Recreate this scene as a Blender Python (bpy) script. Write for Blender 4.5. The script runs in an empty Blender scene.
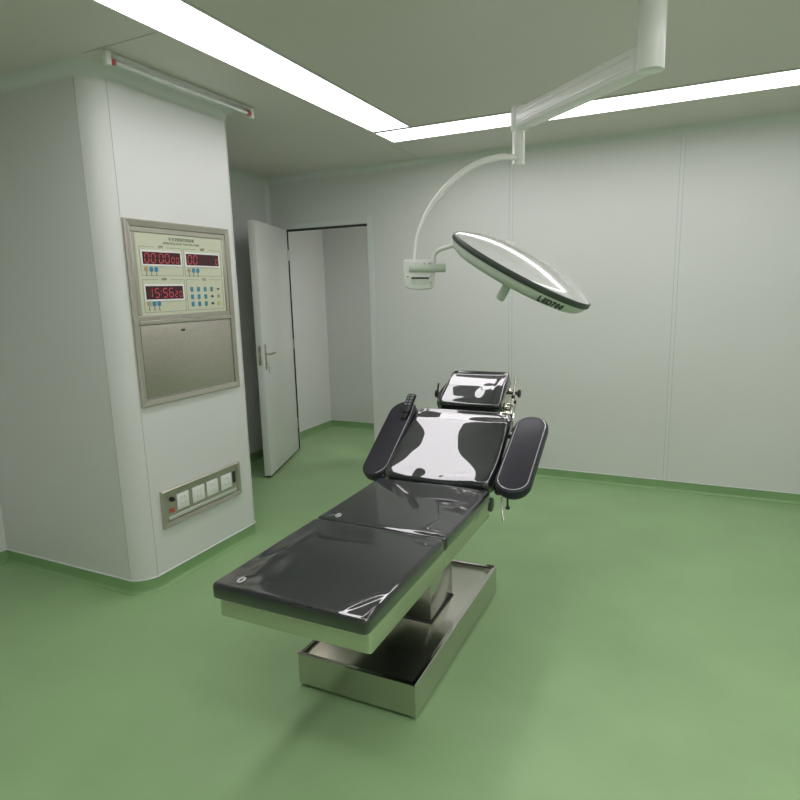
import bpy, bmesh, math, random
from mathutils import Vector, Matrix
random.seed(4)
C = bpy.context.scene.collection
PI = math.pi

# ------------------------------------------------------------------ materials
def mat(name, col, rough=0.5, metal=0.0, coat=0.0, coat_rough=0.03, coat_ior=1.5, spec=0.5,
        emit=None, estr=0.0, noise=0.0, nscale=30.0, bump=0.0, bscale=200.0, stretch=None):
    m = bpy.data.materials.new(name); m.use_nodes = True
    nt = m.node_tree; b = nt.nodes['Principled BSDF']
    b.inputs['Base Color'].default_value = (*col, 1)
    b.inputs['Roughness'].default_value = rough
    b.inputs['Metallic'].default_value = metal
    b.inputs['Specular IOR Level'].default_value = spec
    b.inputs['Coat Weight'].default_value = coat
    b.inputs['Coat Roughness'].default_value = coat_rough
    b.inputs['Coat IOR'].default_value = coat_ior
    if emit:
        b.inputs['Emission Color'].default_value = (*emit, 1)
        b.inputs['Emission Strength'].default_value = estr
    tc = nt.nodes.new('ShaderNodeTexCoord'); mp = nt.nodes.new('ShaderNodeMapping')
    nt.links.new(tc.outputs['Object'], mp.inputs['Vector'])
    if stretch: mp.inputs['Scale'].default_value = stretch
    if noise > 0:
        n = nt.nodes.new('ShaderNodeTexNoise'); n.inputs['Scale'].default_value = nscale
        n.inputs['Detail'].default_value = 4
        nt.links.new(mp.outputs['Vector'], n.inputs['Vector'])
        r = nt.nodes.new('ShaderNodeValToRGB')
        r.color_ramp.elements[0].position = 0.3; r.color_ramp.elements[1].position = 0.7
        r.color_ramp.elements[0].color = (*[c*(1-noise) for c in col], 1)
        r.color_ramp.elements[1].color = (*[min(1, c*(1+noise)) for c in col], 1)
        nt.links.new(n.outputs['Fac'], r.inputs['Fac'])
        nt.links.new(r.outputs['Color'], b.inputs['Base Color'])
    if bump > 0:
        n = nt.nodes.new('ShaderNodeTexNoise'); n.inputs['Scale'].default_value = bscale
        n.inputs['Detail'].default_value = 3
        nt.links.new(mp.outputs['Vector'], n.inputs['Vector'])
        bp = nt.nodes.new('ShaderNodeBump'); bp.inputs['Strength'].default_value = bump
        bp.inputs['Distance'].default_value = 0.002
        nt.links.new(n.outputs['Fac'], bp.inputs['Height'])
        nt.links.new(bp.outputs['Normal'], b.inputs['Normal'])
    return m

M = {}
M['wall'] = mat('wall_enamel', (0.70, 0.712, 0.688), 0.42, noise=0.012, nscale=1.5, bump=0.05, bscale=3)
M['ceil'] = mat('ceiling_enamel', (0.74, 0.70, 0.67), 0.5, noise=0.012, nscale=1.5)
M['trimw'] = mat('trim_enamel', (0.70, 0.73, 0.71), 0.35, noise=0.01)
M['seam'] = mat('seam_sealant', (0.45, 0.49, 0.43), 0.6, noise=0.03)
M['doorw'] = mat('door_enamel', (0.71, 0.72, 0.69), 0.4, noise=0.012, nscale=2)
M['dark_rubber'] = mat('dark_rubber', (0.03, 0.035, 0.03), 0.6, noise=0.1)
M['floor'] = mat('floor_vinyl', (0.290, 0.450, 0.220), 0.42, noise=0.07, nscale=2.2, bump=0.05, bscale=60)
M['cove'] = mat('cove_vinyl_shaded', (0.225, 0.385, 0.17), 0.42, noise=0.04, nscale=5)  # floor vinyl darkened for the weaker light on upright skirting
M['steel'] = mat('brushed_steel', (0.60, 0.58, 0.53), 0.2, metal=1, noise=0.04, nscale=60, stretch=(1, 12, 1), bump=0.03, bscale=300)
M['steel_mirror'] = mat('polished_steel', (0.62, 0.60, 0.56), 0.10, metal=1, noise=0.03, nscale=8, bump=0.03, bscale=25)
M['steel_panel'] = mat('satin_steel', (0.50, 0.475, 0.41), 0.36, metal=0.75, noise=0.05, nscale=50, stretch=(1, 1, 25))
M['steel_satin'] = mat('satin_frame_steel', (0.64, 0.63, 0.57), 0.19, metal=1, noise=0.03, nscale=8, bump=0.03, bscale=25)
M['chrome'] = mat('chrome', (0.75, 0.75, 0.72), 0.1, metal=1, noise=0.02)
M['pad'] = mat('pad_vinyl_under_clear_film', (0.010, 0.012, 0.015), 0.4, spec=0.25, coat=1, coat_rough=0.012, coat_ior=1.84, noise=0.12, nscale=12)
M['armpad'] = mat('arm_pad_vinyl', (0.020, 0.019, 0.030), 0.5, spec=0.3, coat=0.4, coat_rough=0.2, coat_ior=1.35, noise=0.1, nscale=12)
M['film_glint'] = mat('pale_film_glint', (0.45, 0.45, 0.47), 0.15, coat=1, coat_ior=1.9, noise=0.1)  # pale grey stands in for highlights on the clear film
M['black'] = mat('black_plastic', (0.015, 0.016, 0.015), 0.35, noise=0.1)
M['grey_key'] = mat('grey_key', (0.25, 0.26, 0.30), 0.4, noise=0.05)
M['lamp_white'] = mat('lamp_white_paint', (0.80, 0.81, 0.77), 0.35, coat=0.25, coat_rough=0.1, noise=0.01)
M['dome'] = mat('lamp_dome_gloss', (0.78, 0.79, 0.78), 0.2, coat=1, coat_rough=0.03, coat_ior=1.7, noise=0.01)
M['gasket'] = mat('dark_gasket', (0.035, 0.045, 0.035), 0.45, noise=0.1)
M['lamp_under'] = mat('lamp_underside', (0.60, 0.66, 0.58), 0.35, noise=0.02)
M['lens'] = mat('frosted_lens', (0.55, 0.6, 0.55), 0.15, coat=1, noise=0.03)
M['face'] = mat('panel_face_cream', (0.60, 0.62, 0.47), 0.4, noise=0.015)
M['ink'] = mat('panel_ink', (0.12, 0.15, 0.10), 0.5, noise=0.05)
M['display'] = mat('display_glass', (0.02, 0.010, 0.014), 0.12, noise=0.1, emit=(0.5, 0.02, 0.06), estr=0.05)
M['digit'] = mat('red_digit_glow', (0.35, 0.02, 0.03), 0.4, emit=(1.0, 0.28, 0.33), estr=0.14, noise=0.02)
M['blue'] = mat('blue_button', (0.05, 0.25, 0.42), 0.35, noise=0.05)
M['teal'] = mat('teal_button', (0.06, 0.28, 0.30), 0.35, noise=0.05)
M['beige'] = mat('beige_button', (0.42, 0.36, 0.22), 0.4, noise=0.05)
M['yellow'] = mat('yellow_button', (0.55, 0.60, 0.20), 0.4, noise=0.05)
M['white_pl'] = mat('white_plastic', (0.80, 0.81, 0.78), 0.3, noise=0.01)
M['red'] = mat('red_plastic', (0.50, 0.09, 0.07), 0.4, noise=0.05)
M['glass_tube'] = mat('coated_glass_tube', (0.72, 0.74, 0.74), 0.08, metal=0.4, coat=1, noise=0.02)
M['glow'] = mat('lit_diffuser', (0.9, 0.9, 0.9), 0.5, emit=(1.0, 0.958, 0.995), estr=6.7, noise=0.005)
M['glow_fill'] = mat('added_fill_diffuser', (0.9, 0.9, 0.9), 0.5, emit=(1.0, 0.958, 0.995), estr=6.7, noise=0.005)
M['glow_passage_fill'] = mat('added_passage_diffuser', (0.9, 0.9, 0.9), 0.5, emit=(1.0, 0.955, 0.96), estr=9.0, noise=0.005)
M['alu'] = mat('alu_frame', (0.7, 0.71, 0.69), 0.35, metal=0.5, noise=0.02)

# ------------------------------------------------------------------ helpers
def obj(name, bm, m, parent=None, mtx=None, smooth=True, angle=40):
    me = bpy.data.meshes.new(name)
    bmesh.ops.recalc_face_normals(bm, faces=bm.faces)
    bm.to_mesh(me); bm.free()
    me.materials.append(m)
    if smooth:
        me.polygons.foreach_set('use_smooth', [True]*len(me.polygons))
        me.set_sharp_from_angle(angle=math.radians(angle))
    o = bpy.data.objects.new(name, me); C.objects.link(o)
    if parent is not None:
        o.parent = parent
    if mtx is not None:
        o.matrix_basis = mtx
    return o

def empty(name, label, cat, mtx=None, group=None):
    o = bpy.data.objects.new(name, None); C.objects.link(o)
    o.empty_display_size = 0.05
    if mtx is not None: o.matrix_basis = mtx
    o['label'] = label; o['category'] = cat
    if group: o['group'] = group
    return o

def tag(o, label, cat, group=None):
    o['label'] = label; o['category'] = cat
    if group: o['group'] = group
    return o

def struct(o):
    o['kind'] = 'structure'; return o

def T(*v): return Matrix.Translation(Vector(v))
def RX(a): return Matrix.Rotation(a, 4, 'X')
def RY(a): return Matrix.Rotation(a, 4, 'Y')
def RZ(a): return Matrix.Rotation(a, 4, 'Z')
def basis(x, y, z, o):
    m = Matrix.Identity(4)
    for i, v in enumerate((x, y, z, o)):
        for k in range(3): m[k][i] = v[k]
    return m

def box(bm, lo, hi, bev=0.0, seg=2, mtx=None):
    t = bmesh.new()
    bmesh.ops.create_cube(t, size=1)
    for v in t.verts:
        v.co = Vector([(lo[i]+hi[i])/2 + v.co[i]*(hi[i]-lo[i]) for i in range(3)])
    if bev > 0:
        bmesh.ops.bevel(t, geom=t.edges[:], offset=bev, segments=seg, profile=0.5, affect='EDGES')
    if mtx: t.transform(mtx)
    merge(bm, t)

def merge(bm, t):
    me = bpy.data.meshes.new('tmp'); t.to_mesh(me); t.free()
    bm.from_mesh(me); bpy.data.meshes.remove(me)

def nb(): return bmesh.new()

def bx(lo, hi, bev=0.0, seg=2, mtx=None):
    bm = nb(); box(bm, lo, hi, bev, seg, mtx); return bm

def cyl(bm, a, b, r, r2=None, segs=24, bev=0.0):
    a = Vector(a); b = Vector(b); d = b-a; L = d.length
    if r2 is None: r2 = r
    prof = [(0, 0), (r-bev, 0)]
    if bev: prof += [(r-bev*.3, bev*.3), (r, bev), (r2, L-bev), (r2-bev*.3, L-bev*.3)]
    else: prof += [(r, 0), (r2, L)] if False else []
    if not bev: prof = [(0, 0), (r, 0), (r2, L), (0, L)]
    else: prof += [(r2-bev, L), (0, L)]
    q = Vector((0, 0, 1)).rotation_difference(d.normalized()).to_matrix().to_4x4()
    lathe(bm, prof, Matrix.Translation(a) @ q, segs)

def lathe(bm, prof, mtx=None, segs=32):
    t = nb(); rings = []
    for r, z in prof:
        if r < 1e-6: rings.append([t.verts.new((0, 0, z))])
        else: rings.append([t.verts.new((r*math.cos(2*PI*k/segs), r*math.sin(2*PI*k/segs), z)) for k in range(segs)])
    for A, B in zip(rings, rings[1:]):
        for k in range(segs):
            k2 = (k+1) % segs
            if len(A) == 1 and len(B) == 1: continue
            if len(A) == 1: t.faces.new((A[0], B[k], B[k2]))
            elif len(B) == 1: t.faces.new((A[k], B[0], A[k2]))
            else: t.faces.new((A[k], B[k], B[k2], A[k2]))
    if mtx: t.transform(mtx)
    merge(bm, t)

def catmull(P, n=8):
    P = [Vector(p) for p in P]; Q = [2*P[0]-P[1]] + P + [2*P[-1]-P[-2]]; out = []
    for i in range(1, len(Q)-2):
        for k in range(n):
            t = k/n; a, b, c, d = Q[i-1:i+3]
            out.append(0.5*((2*b)+(-a+c)*t+(2*a-5*b+4*c-d)*t*t+(-a+3*b-3*c+d)*t**3))
    out.append(P[-1]); return out

def tube(bm, P, r, segs=12, smooth=0, closed=False, flat=None):
    """sweep a round (or flat=(wide,thin)) section along points; r may be a list"""
    R0 = r if isinstance(r, (list, tuple)) else None
    n0 = len(P)
    if smooth: P = catmull(P, smooth)
    P = [Vector(p) for p in P]; n = len(P)
    def rad(i):
        if R0 is None: return r
        x = i/(n-1)*(n0-1); k = min(int(x), n0-2); return R0[k]+(R0[k+1]-R0[k])*(x-k)
    t = nb(); rings = []; up = None
    for i in range(n):
        if closed: d = (P[(i+1) % n]-P[i-1]).normalized()
        else: d = (P[min(i+1, n-1)]-P[max(i-1, 0)]).normalized()
        if up is None:
            up = Vector((0, 0, 1)) if abs(d.z) < 0.9 else Vector((1, 0, 0))
        up = (up - d*up.dot(d)).normalized(); s = d.cross(up)
        a, b = (1, 1) if flat is None else flat
        rings.append([t.verts.new(P[i]+(up*math.cos(2*PI*k/segs)*a+s*math.sin(2*PI*k/segs)*b)*rad(i)) for k in range(segs)])
    pairs = list(zip(rings, rings[1:]))
    if closed: pairs.append((rings[-1], rings[0]))
    for A, B in pairs:
        for k in range(segs): t.faces.new((A[k], A[(k+1) % segs], B[(k+1) % segs], B[k]))
    if not closed:
        t.faces.new(rings[0]); t.faces.new(rings[-1][::-1])
    merge(bm, t)

def prism(bm, pts, z0, z1, mtx=None, bev=0.0, seg=3):
    t = nb(); vs = [t.verts.new((x, y, z0)) for x, y in pts]
    f = t.faces.new(vs)
    g = bmesh.ops.extrude_face_region(t, geom=[f])
    for v in [v for v in g['geom'] if isinstance(v, bmesh.types.BMVert)]: v.co.z = z1
    bmesh.ops.recalc_face_normals(t, faces=t.faces)
    if bev > 0:
        E = [e for e in t.edges if abs(e.verts[0].co.z-e.verts[1].co.z) < 1e-6]
        bmesh.ops.bevel(t, geom=E, offset=bev, segments=seg, profile=0.5, affect='EDGES')
    if mtx: t.transform(mtx)
    merge(bm, t)

def stadium(w, l, n=14, inset=0.0):
    r = w/2-inset; h = l/2-w/2; P = []
    for k in range(n+1): a = PI*k/n; P.append((r*math.cos(a), h+r*math.sin(a)))
    for k in range(n+1): a = PI+PI*k/n; P.append((r*math.cos(a), -h+r*math.sin(a)))
    return P

def rrect(w, l, r, n=6, cx=0, cy=0):
    P = []
    for sx, sy, a0 in ((1, 1, 0), (-1, 1, 90), (-1, -1, 180), (1, -1, 270)):
        for k in range(n+1):
            a = math.radians(a0+90*k/n)
            P.append((cx+sx*(w/2-r)+r*math.cos(a), cy+sy*(l/2-r)+r*math.sin(a)))
    return P

def frame_bm(bm, w0, w1, w2, w3, t, d0, d1, bev, mtx):
    """rectangular ring: outer x w0..w1, y w2..w3, bar width t, depth d0..d1"""
    box(bm, (w0, w2, d0), (w1, w2+t, d1), bev, 1, mtx)
    box(bm, (w0, w3-t, d0), (w1, w3, d1), bev, 1, mtx)
    box(bm, (w0, w2+t, d0), (w0+t, w3-t, d1), bev, 1, mtx)
    box(bm, (w1-t, w2+t, d0), (w1, w3-t, d1), bev, 1, mtx)

def text_bm(s, size, mtx, extrude=0.0004, bold=0.0):
    cu = bpy.data.curves.new('txt', 'FONT'); cu.body = s; cu.size = size; cu.extrude = extrude; cu.offset = bold*1.3
    cu.align_x = 'CENTER'; cu.align_y = 'CENTER'
    o = bpy.data.objects.new('txt', cu); C.objects.link(o)
    dg = bpy.context.evaluated_depsgraph_get(); dg.update()
    me = bpy.data.meshes.new_from_object(o.evaluated_get(dg))
    bm = nb(); bm.from_mesh(me); bm.transform(mtx)
    bpy.data.objects.remove(o); bpy.data.curves.remove(cu); bpy.data.meshes.remove(me)
    return bm

def gauss(x, s): return math.exp(-(x/s)**2)
def sstep(a, b, x):
    t = max(0.0, min(1.0, (x-a)/(b-a))); return t*t*(3-2*t)

def lines(a, edge, fine, coarse):
    """symmetric sample positions -a..a, fine near the ends"""
    L = [edge*(1-math.cos(PI/2*k/fine)) for k in range(fine)]
    n = max(2, int(2*(a-edge)/coarse))
    mid = [-a+edge+(2*(a-edge))*k/n for k in range(n+1)]
    return [-a+x for x in L] + mid + [a-x for x in reversed(L)]

def pad_bm(w, l, h, r, rc, hf, step=0.008, wtop=None, bottom_r=0.006):
    """upholstered cushion: rounded-rectangle plan, rolled edge of radius r, top height h + hf(x,y)"""
    bm = nb(); a, b = w/2, l/2
    xs = lines(a, r, 7, step); ys = lines(b, r, 7, step)
    G = []
    for y in ys:
        row = []
        for x in xs:
            X, Y = x, y; d = min(a-abs(x), b-abs(y))
            p = (abs(x)-(a-rc))/rc; q = (abs(y)-(b-rc))/rc
            if p > 0 and q > 0:
                P = p*math.sqrt(1-q*q/2); Q = q*math.sqrt(1-p*p/2)
                X = math.copysign(a-rc+P*rc, x); Y = math.copysign(b-rc+Q*rc, y)
                d = rc*(1-math.hypot(P, Q))
            d = max(0.0, d)
            k = math.sqrt(max(0, 1-(1-min(1, d/r))**2))
            z = h - r + r*k + hf(X, Y)*sstep(0, r*1.3, d)
            if wtop: X *= 1+(wtop/w-1)*sstep(-b, b, Y)
            row.append(bm.verts.new((X, Y, z)))
        G.append(row)
    for j in range(len(ys)-1):
        for i in range(len(xs)-1):
            bm.faces.new((G[j][i], G[j][i+1], G[j+1][i+1], G[j+1][i]))
    E = [e for e in bm.edges if e.is_boundary]
    g = bmesh.ops.extrude_edge_only(bm, edges=E)
    vs = [v for v in g['geom'] if isinstance(v, bmesh.types.BMVert)]
    for v in vs: v.co.z = bottom_r
    E2 = [e for e in g['geom'] if isinstance(e, bmesh.types.BMEdge)]
    g = bmesh.ops.extrude_edge_only(bm, edges=E2)
    vs = [v for v in g['geom'] if isinstance(v, bmesh.types.BMVert)]
    for v in vs:
        v.co.z = 0; v.co.x *= 1-bottom_r/a; v.co.y *= 1-bottom_r/b
    E3 = [e for e in g['geom'] if isinstance(e, bmesh.types.BMEdge)]
    bmesh.ops.contextual_create(bm, geom=E3)
    return bm

def ridge(x, y, x0, y0, x1, y1, amp, wid):
    """a fold in the plastic film running from one point to another"""
    dx, dy = x1-x0, y1-y0; L2 = dx*dx+dy*dy
    t = max(0, min(1, ((x-x0)*dx+(y-y0)*dy)/L2))
    d = math.hypot(x-x0-dx*t, y-y0-dy*t)
    return amp*gauss(d, wid)*math.sin(PI*max(0.02, min(0.98, t)))**0.5

# ------------------------------------------------------------------ room
XL, XR, YF, YB = -3.74, 2.3, -1.3, 4.956
ZC = 2.675
WT = 0.05               # thickness of the back partition
XC = -2.565            # face of the control column
YC0, YC1 = 2.11, 3.072  # its ends

struct(obj('floor', bx((-4.1, -1.5, -0.1), (2.5, 6.3, 0.0)), M['floor']))
struct(obj('ceiling', bx((XL-0.1, YF-0.1, ZC), (XR+0.1, YB+WT, ZC+0.1)), M['ceil']))
DX0, DX1, DH = -3.558, -2.65, 2.195
bm = nb()
box(bm, (XL-0.1, YB, 0), (DX0, YB+WT, ZC)); box(bm, (DX0, YB, DH), (DX1, YB+WT, ZC)); box(bm, (DX1, YB, 0), (XR+0.1, YB+WT, ZC))
struct(obj('wall_back', bm, M['wall'], smooth=False))
struct(obj('wall_left', bx((XL-0.1, YF-0.1, 0), (XL, YB, ZC)), M['wall'], smooth=False))
struct(obj('wall_right', bx((XR, YF-0.1, 0), (XR+0.1, YB, ZC)), M['wall'], smooth=False))
struct(obj('wall_front', bx((XL, YF-0.1, 0), (XR, YF, ZC)), M['wall'], smooth=False))

# the column with its rounded corners
def column_plan(off=0.0):
    P = []
    for (R, cx_, cy_, a0) in ((0.098, XC-0.098, YC0+0.098, -PI/2), (0.042, XC-0.042, YC1-0.042, 0.0)):
        for k in range(11):                     # corner post: flatter than a quarter circle, meets both faces at an edge
            t = k/10; a = a0+PI/2*t; r = R+off
            A = (r*math.cos(a), r*math.sin(a))
            B = (r*(math.cos(a0)*(1-t)+math.cos(a0+PI/2)*t), r*(math.sin(a0)*(1-t)+math.sin(a0+PI/2)*t))
            P.append((cx_+A[0]*0.68+B[0]*0.32, cy_+A[1]*0.68+B[1]*0.32))
    return P
colp0 = column_plan()
bm = nb(); prism(bm, column_plan()+[(XL, YC1), (XL, YC0)], 0, ZC)
struct(obj('wall_column', bm, M['wall'], angle=13))

def sweep_profile(path, prof, m, name, close=False):
    """profile points (out, z) swept along a plan polyline; 'out' is to the right of travel"""
    bm = nb(); n = len(path); rows = []
    for i, p in enumerate(path):
        p = Vector(p)
        a = (Vector(path[i])-Vector(path[i-1])).normalized() if i else None
        b = (Vector(path[i+1])-Vector(path[i])).normalized() if i < n-1 else None
        if a is None: a = b
        if b is None: b = a
        na = Vector((a.y, -a.x)); nbv = Vector((b.y, -b.x)); nn = (na+nbv).normalized()
        s = 1/max(0.5, nn.dot(na))
        rows.append([bm.verts.new((p.x+nn.x*o*s, p.y+nn.y*o*s, z)) for o, z in prof])
    for A, B in zip(rows, rows[1:]):
        for k in range(len(prof)):
            k2 = (k+1) % len(prof)
            bm.faces.new((A[k], A[k2], B[k2], B[k]))
    bm.faces.new(rows[0][::-1]); bm.faces.new(rows[-1])
    return struct(obj(name, bm, m, angle=35))

for i0, i1 in ((0, 10), (11, 21)):              # joint lines either side of each corner post
    for i in (i0, i1):
        px, py = colp0[i]
        struct(obj('trim_%d' % (40+i), bx((px-0.0012, py-0.0012, 0.082), (px+0.0012, py+0.0012, ZC-0.056)), M['seam'], smooth=False))

# coved vinyl skirting: rises 7 cm, concave foot
cove = [(0.0, 0.0005), (0.022, 0.0005), (0.014, 0.003), (0.008, 0.008), (0.004, 0.016), (0.003, 0.028), (0.003, 0.072), (0.0, 0.075)]
colp = column_plan()
sweep_profile([(XL, YC0)]+colp+[(XL, YC1)], cove, M['cove'], 'baseboard_column')
sweep_profile([(XR, YB), (DX1, YB)][::-1], cove, M['cove'], 'baseboard_back')
sweep_profile([(XL, YB), (DX0, YB)], cove, M['cove'], 'baseboard_back')
sweep_profile([(XL, YC1), (XL, YB)], cove, M['cove'], 'baseboard_left')
sweep_profile([(XR, YB), (XR, YF)], cove, M['cove'], 'baseboard_right')
sweep_profile([(XL, YF), (XL, YC0)], cove, M['cove'], 'baseboard_left')
# pale edge line on top of the skirting
edge = [(0.0, 0.075), (0.005, 0.075), (0.005, 0.079), (0.0, 0.081)]
sweep_profile([(XL, YC0)]+colp+[(XL, YC1)], edge, M['trimw'], 'trim_1')
sweep_profile([(DX1, YB), (XR, YB)], edge, M['trimw'], 'trim_2')
# quarter-round coving under the ceiling
r = 0.055
crown = [(0, ZC-r)]+[(r-r*math.cos(PI/2*k/8), ZC-r+r*math.sin(PI/2*k/8)) for k in range(1, 8)]+[(r, ZC-0.0005), (0, ZC-0.0005)]
sweep_profile([(XL, YB), (XR, YB)], crown, M['trimw'], 'trim_3')
sweep_profile([(XL, YC1), (XL, YB)], crown, M['trimw'], 'trim_4')
sweep_profile([(XL, YC0)]+colp+[(XL, YC1)], crown, M['trimw'], 'trim_5')
sweep_profile([(XR, YB), (XR, YF)], crown, M['trimw'], 'trim_6')
# vertical coving in the far left corner
bm = nb(); rr = 0.04
prism(bm, [(XL, YB), (XL, YB-rr)]+[(XL+rr-rr*math.cos(PI/2*k/6), YB-rr+rr*math.sin(PI/2*k/6)) for k in range(1, 6)]+[(XL+rr, YB)], 0.076, ZC-0.056)
struct(obj('trim_7', bm, M['trimw']))
# panel joints on the back wall: a cover strip between two sealant lines
n = 8
for x in (-1.335, -0.095, 1.145):
    s = struct(obj('trim_%d' % n, bx((x-0.012, YB-0.0022, 0.082), (x+0.012, YB, ZC-0.056), 0.0008, 1), M['trimw'])); n += 1
    for e in (-1, 1):
        q = struct(obj('trim_%d' % n, bx((x+e*0.0135-0.0013, YB-0.001, 0.082), (x+e*0.0135+0.0013, YB, ZC-0.056)), M['seam'], smooth=False)); n += 1
for x in (-2.10,):
    struct(obj('trim_%d' % n, bx((x-0.003, 4.26, ZC-0.001), (x+0.003, YB-0.056, ZC)), M['seam'], smooth=False)); n += 1
for y in (2.05, 0.85):
    struct(obj('trim_%d' % n, bx((XC+0.056, y-0.003, ZC-0.001), (-2.06, y+0.003, ZC)), M['seam'], smooth=False)); n += 1

# passage beyond the door
CXL, CYB, CZ = -3.815, 6.04, 2.55
bm = nb(); box(bm, (CXL-0.1, YB+WT, 0), (CXL, CYB, CZ)); struct(obj('wall_passage_left', bm, M['wall'], smooth=False))
struct(obj('wall_passage_back', bx((CXL-0.1, CYB, 0), (-1.0, CYB+WT, CZ)), M['wall'], smooth=False))
struct(obj('wall_passage_right', bx((-1.0, YB+WT, 0), (-0.9, CYB+WT, CZ)), M['wall'], smooth=False))
struct(obj('ceiling_passage', bx((CXL-0.1, YB+WT, CZ), (-0.9, CYB+WT, CZ+0.1)), M['ceil'], smooth=False))
sweep_profile([(CXL, YB+WT), (CXL, CYB), (-1.0, CYB)], cove, M['cove'], 'baseboard_passage')
sweep_profile([(CXL, YB+WT), (CXL, CYB), (-1.0, CYB)], edge, M['trimw'], 'trim_%d' % n); n += 1

# door frame: slim metal lining, dark seal inside it
bm = nb(); f = 0.05
box(bm, (DX1-0.004, YB-0.006, 0), (DX1+f, YB+0.0, DH+f), 0.002, 1)
box(bm, (DX0-f, YB-0.006, 0), (DX0+0.004, YB+0.0, DH+f), 0.002, 1)
box(bm, (DX0+0.004, YB-0.006, DH-0.004), (DX1-0.004, YB, DH+f), 0.002, 1)
box(bm, (DX1-0.006, YB, 0), (DX1, YB+WT+0.004, DH), 0.001, 1)
box(bm, (DX0, YB, 0), (DX0+0.006, YB+WT+0.004, DH), 0.001, 1)
box(bm, (DX0+0.006, YB, DH-0.006), (DX1-0.006, YB+WT+0.004, DH), 0.001, 1)
struct(obj('trim_%d' % n, bm, M['trimw'])); n += 1
bm = nb()
box(bm, (DX0+0.008, YB-0.009, DH-0.024), (DX1-0.008, YB+0.012, DH-0.007))
box(bm, (DX0+0.007, YB+0.0, 0.002), (DX0+0.016, YB+0.012, DH-0.024))
box(bm, (DX1-0.012, YB+0.03, 0.002), (DX1-0.007, YB+0.036, DH-0.024))
struct(obj('trim_%d' % n, bm, M['dark_rubber'], smooth=False)); n += 1

# door leaf, swung into the room
hinge = Vector((-3.525, YB-0.012, 0)); dirv = Vector((0.305, -0.868, 0)).normalized(); side = Vector((-dirv.y, dirv.x, 0))  # side = +x face
dm = basis(dirv, side, Vector((0, 0, 1)), hinge)
door = struct(obj('door_1', bx((0.006, -0.060, 0.022), (0.915, 0.0, 2.187), 0.003, 2), M['doorw'], mtx=dm))
obj('door_seal', bx((0.012, -0.050, 0.006), (0.908, -0.009, 0.0215)), M['dark_rubber'], door, smooth=False)
obj('door_seal', bx((-0.006, 0.0003, 0.022), (0.008, 0.011, 2.187)), M['dark_rubber'], door, smooth=False)
for zz in (0.3, 1.1, 1.95):
    bm = nb(); cyl(bm, (0.014, 0.007, zz-0.05), (0.014, 0.007, zz+0.05), 0.0065, segs=12); obj('hinge', bm, M['steel'], door)
for sgn, fy in ((1, 0.0), (-1, -0.060)):
    hp = obj('handle_plate', bx((0.845, min(fy, fy+sgn*0.006), 0.95), (0.878, max(fy, fy+sgn*0.006), 1.17), 0.002), M['steel'], door)
    bm = nb(); tube(bm, [(0.862, fy+sgn*0.006, 1.085), (0.862, fy+sgn*0.045, 1.085), (0.852, fy+sgn*0.052, 1.085), (0.76, fy+sgn*0.052, 1.087)], 0.008, 10)
    obj('lever', bm, M['steel'], hp)
    bm = nb(); cyl(bm, (0.862, fy+sgn*0.005, 1.0), (0.862, fy+sgn*0.014, 1.0), 0.009, segs=16); obj('keyhole', bm, M['chrome'], hp)
obj('latch_plate', bx((0.9145, -0.042, 1.0), (0.9165, -0.018, 1.16), 0.0005), M['steel'], door)
obj('latch_bolt', bx((0.916, -0.037, 1.07), (0.926, -0.023, 1.10), 0.002), M['chrome'], door)
hp = None
# keys hanging from the lock
keys = empty('key_ring', 'small metal keys hanging from the lock of the open door', 'keys', dm @ T(0.862, 0.0165, 1.0))
bm = nb(); tube(bm, [(0.012*math.cos(2*PI*k/14), 0.002, -0.012+0.012*math.sin(2*PI*k/14)) for k in range(14)], 0.0015, 6, closed=True); obj('ring', bm, M['chrome'], keys)
for k, (dx, a) in enumerate(((-0.004, 0.12), (0.005, -0.2))):
    bm = nb(); prism(bm, rrect(0.018, 0.02, 0.008), 0, 0.002, T(0, -0.01, 0)); box(bm, (-0.003, -0.055, 0), (0.003, -0.02, 0.002))
    obj('key', bm, M['steel'], keys, T(dx-0.012, 0.004+k*0.004, -0.022) @ RX(PI/2) @ RZ(a))

# ------------------------------------------------------------------ ceiling lights
def light(name, x0, x1, y0, y1, z, label, m, group='ceiling light troffers'):
    t = empty(name, label, 'ceiling light', T((x0+x1)/2, (y0+y1)/2, z), group)
    w, l = (x1-x0)/2, (y1-y0)/2
    bm = nb(); frame_bm(bm, -w, w, -l, l, 0.012, -0.008, 0, 0.001, None); obj('frame', bm, M['alu'], t)
    obj('diffuser', bx((-w+0.0122, -l+0.0122, -0.0055), (w-0.0122, l-0.0122, -0.0005)), m, t, smooth=False)
light('ceiling_light', -2.035, -1.745, 0.9, 3.925, ZC, 'long lit ceiling light running front to back, left of the lamp arm', M['glow'])
light('ceiling_light', -2.04, 0.60, 3.947, 4.262, ZC, 'long lit ceiling light running parallel to the back wall behind the lamp arm', M['glow'])
light('ceiling_light', 0.62, 0.91, 0.9, 3.937, ZC, 'long lit ceiling light on the right side of the ceiling ring', M['glow'])
light('ceiling_light', -2.04, 0.60, 0.575, 0.89, ZC, 'long lit ceiling light on the camera side of the ceiling ring', M['glow'])
light('ceiling_light', 1.25, 1.95, -0.9, 1.6, ZC, 'added unseen fill light on the ceiling beside the right wall of the room', M['glow_fill'])  # unseen light added to even out the lower walls and floor
light('ceiling_light', -2.2, -1.0-0.2, 5.2, 5.75, CZ, 'added unseen fill light on the ceiling of the passage beyond the open door', M['glow_passage_fill'], 'passage fill light')  # unseen lamp added to brighten the passage walls

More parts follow.
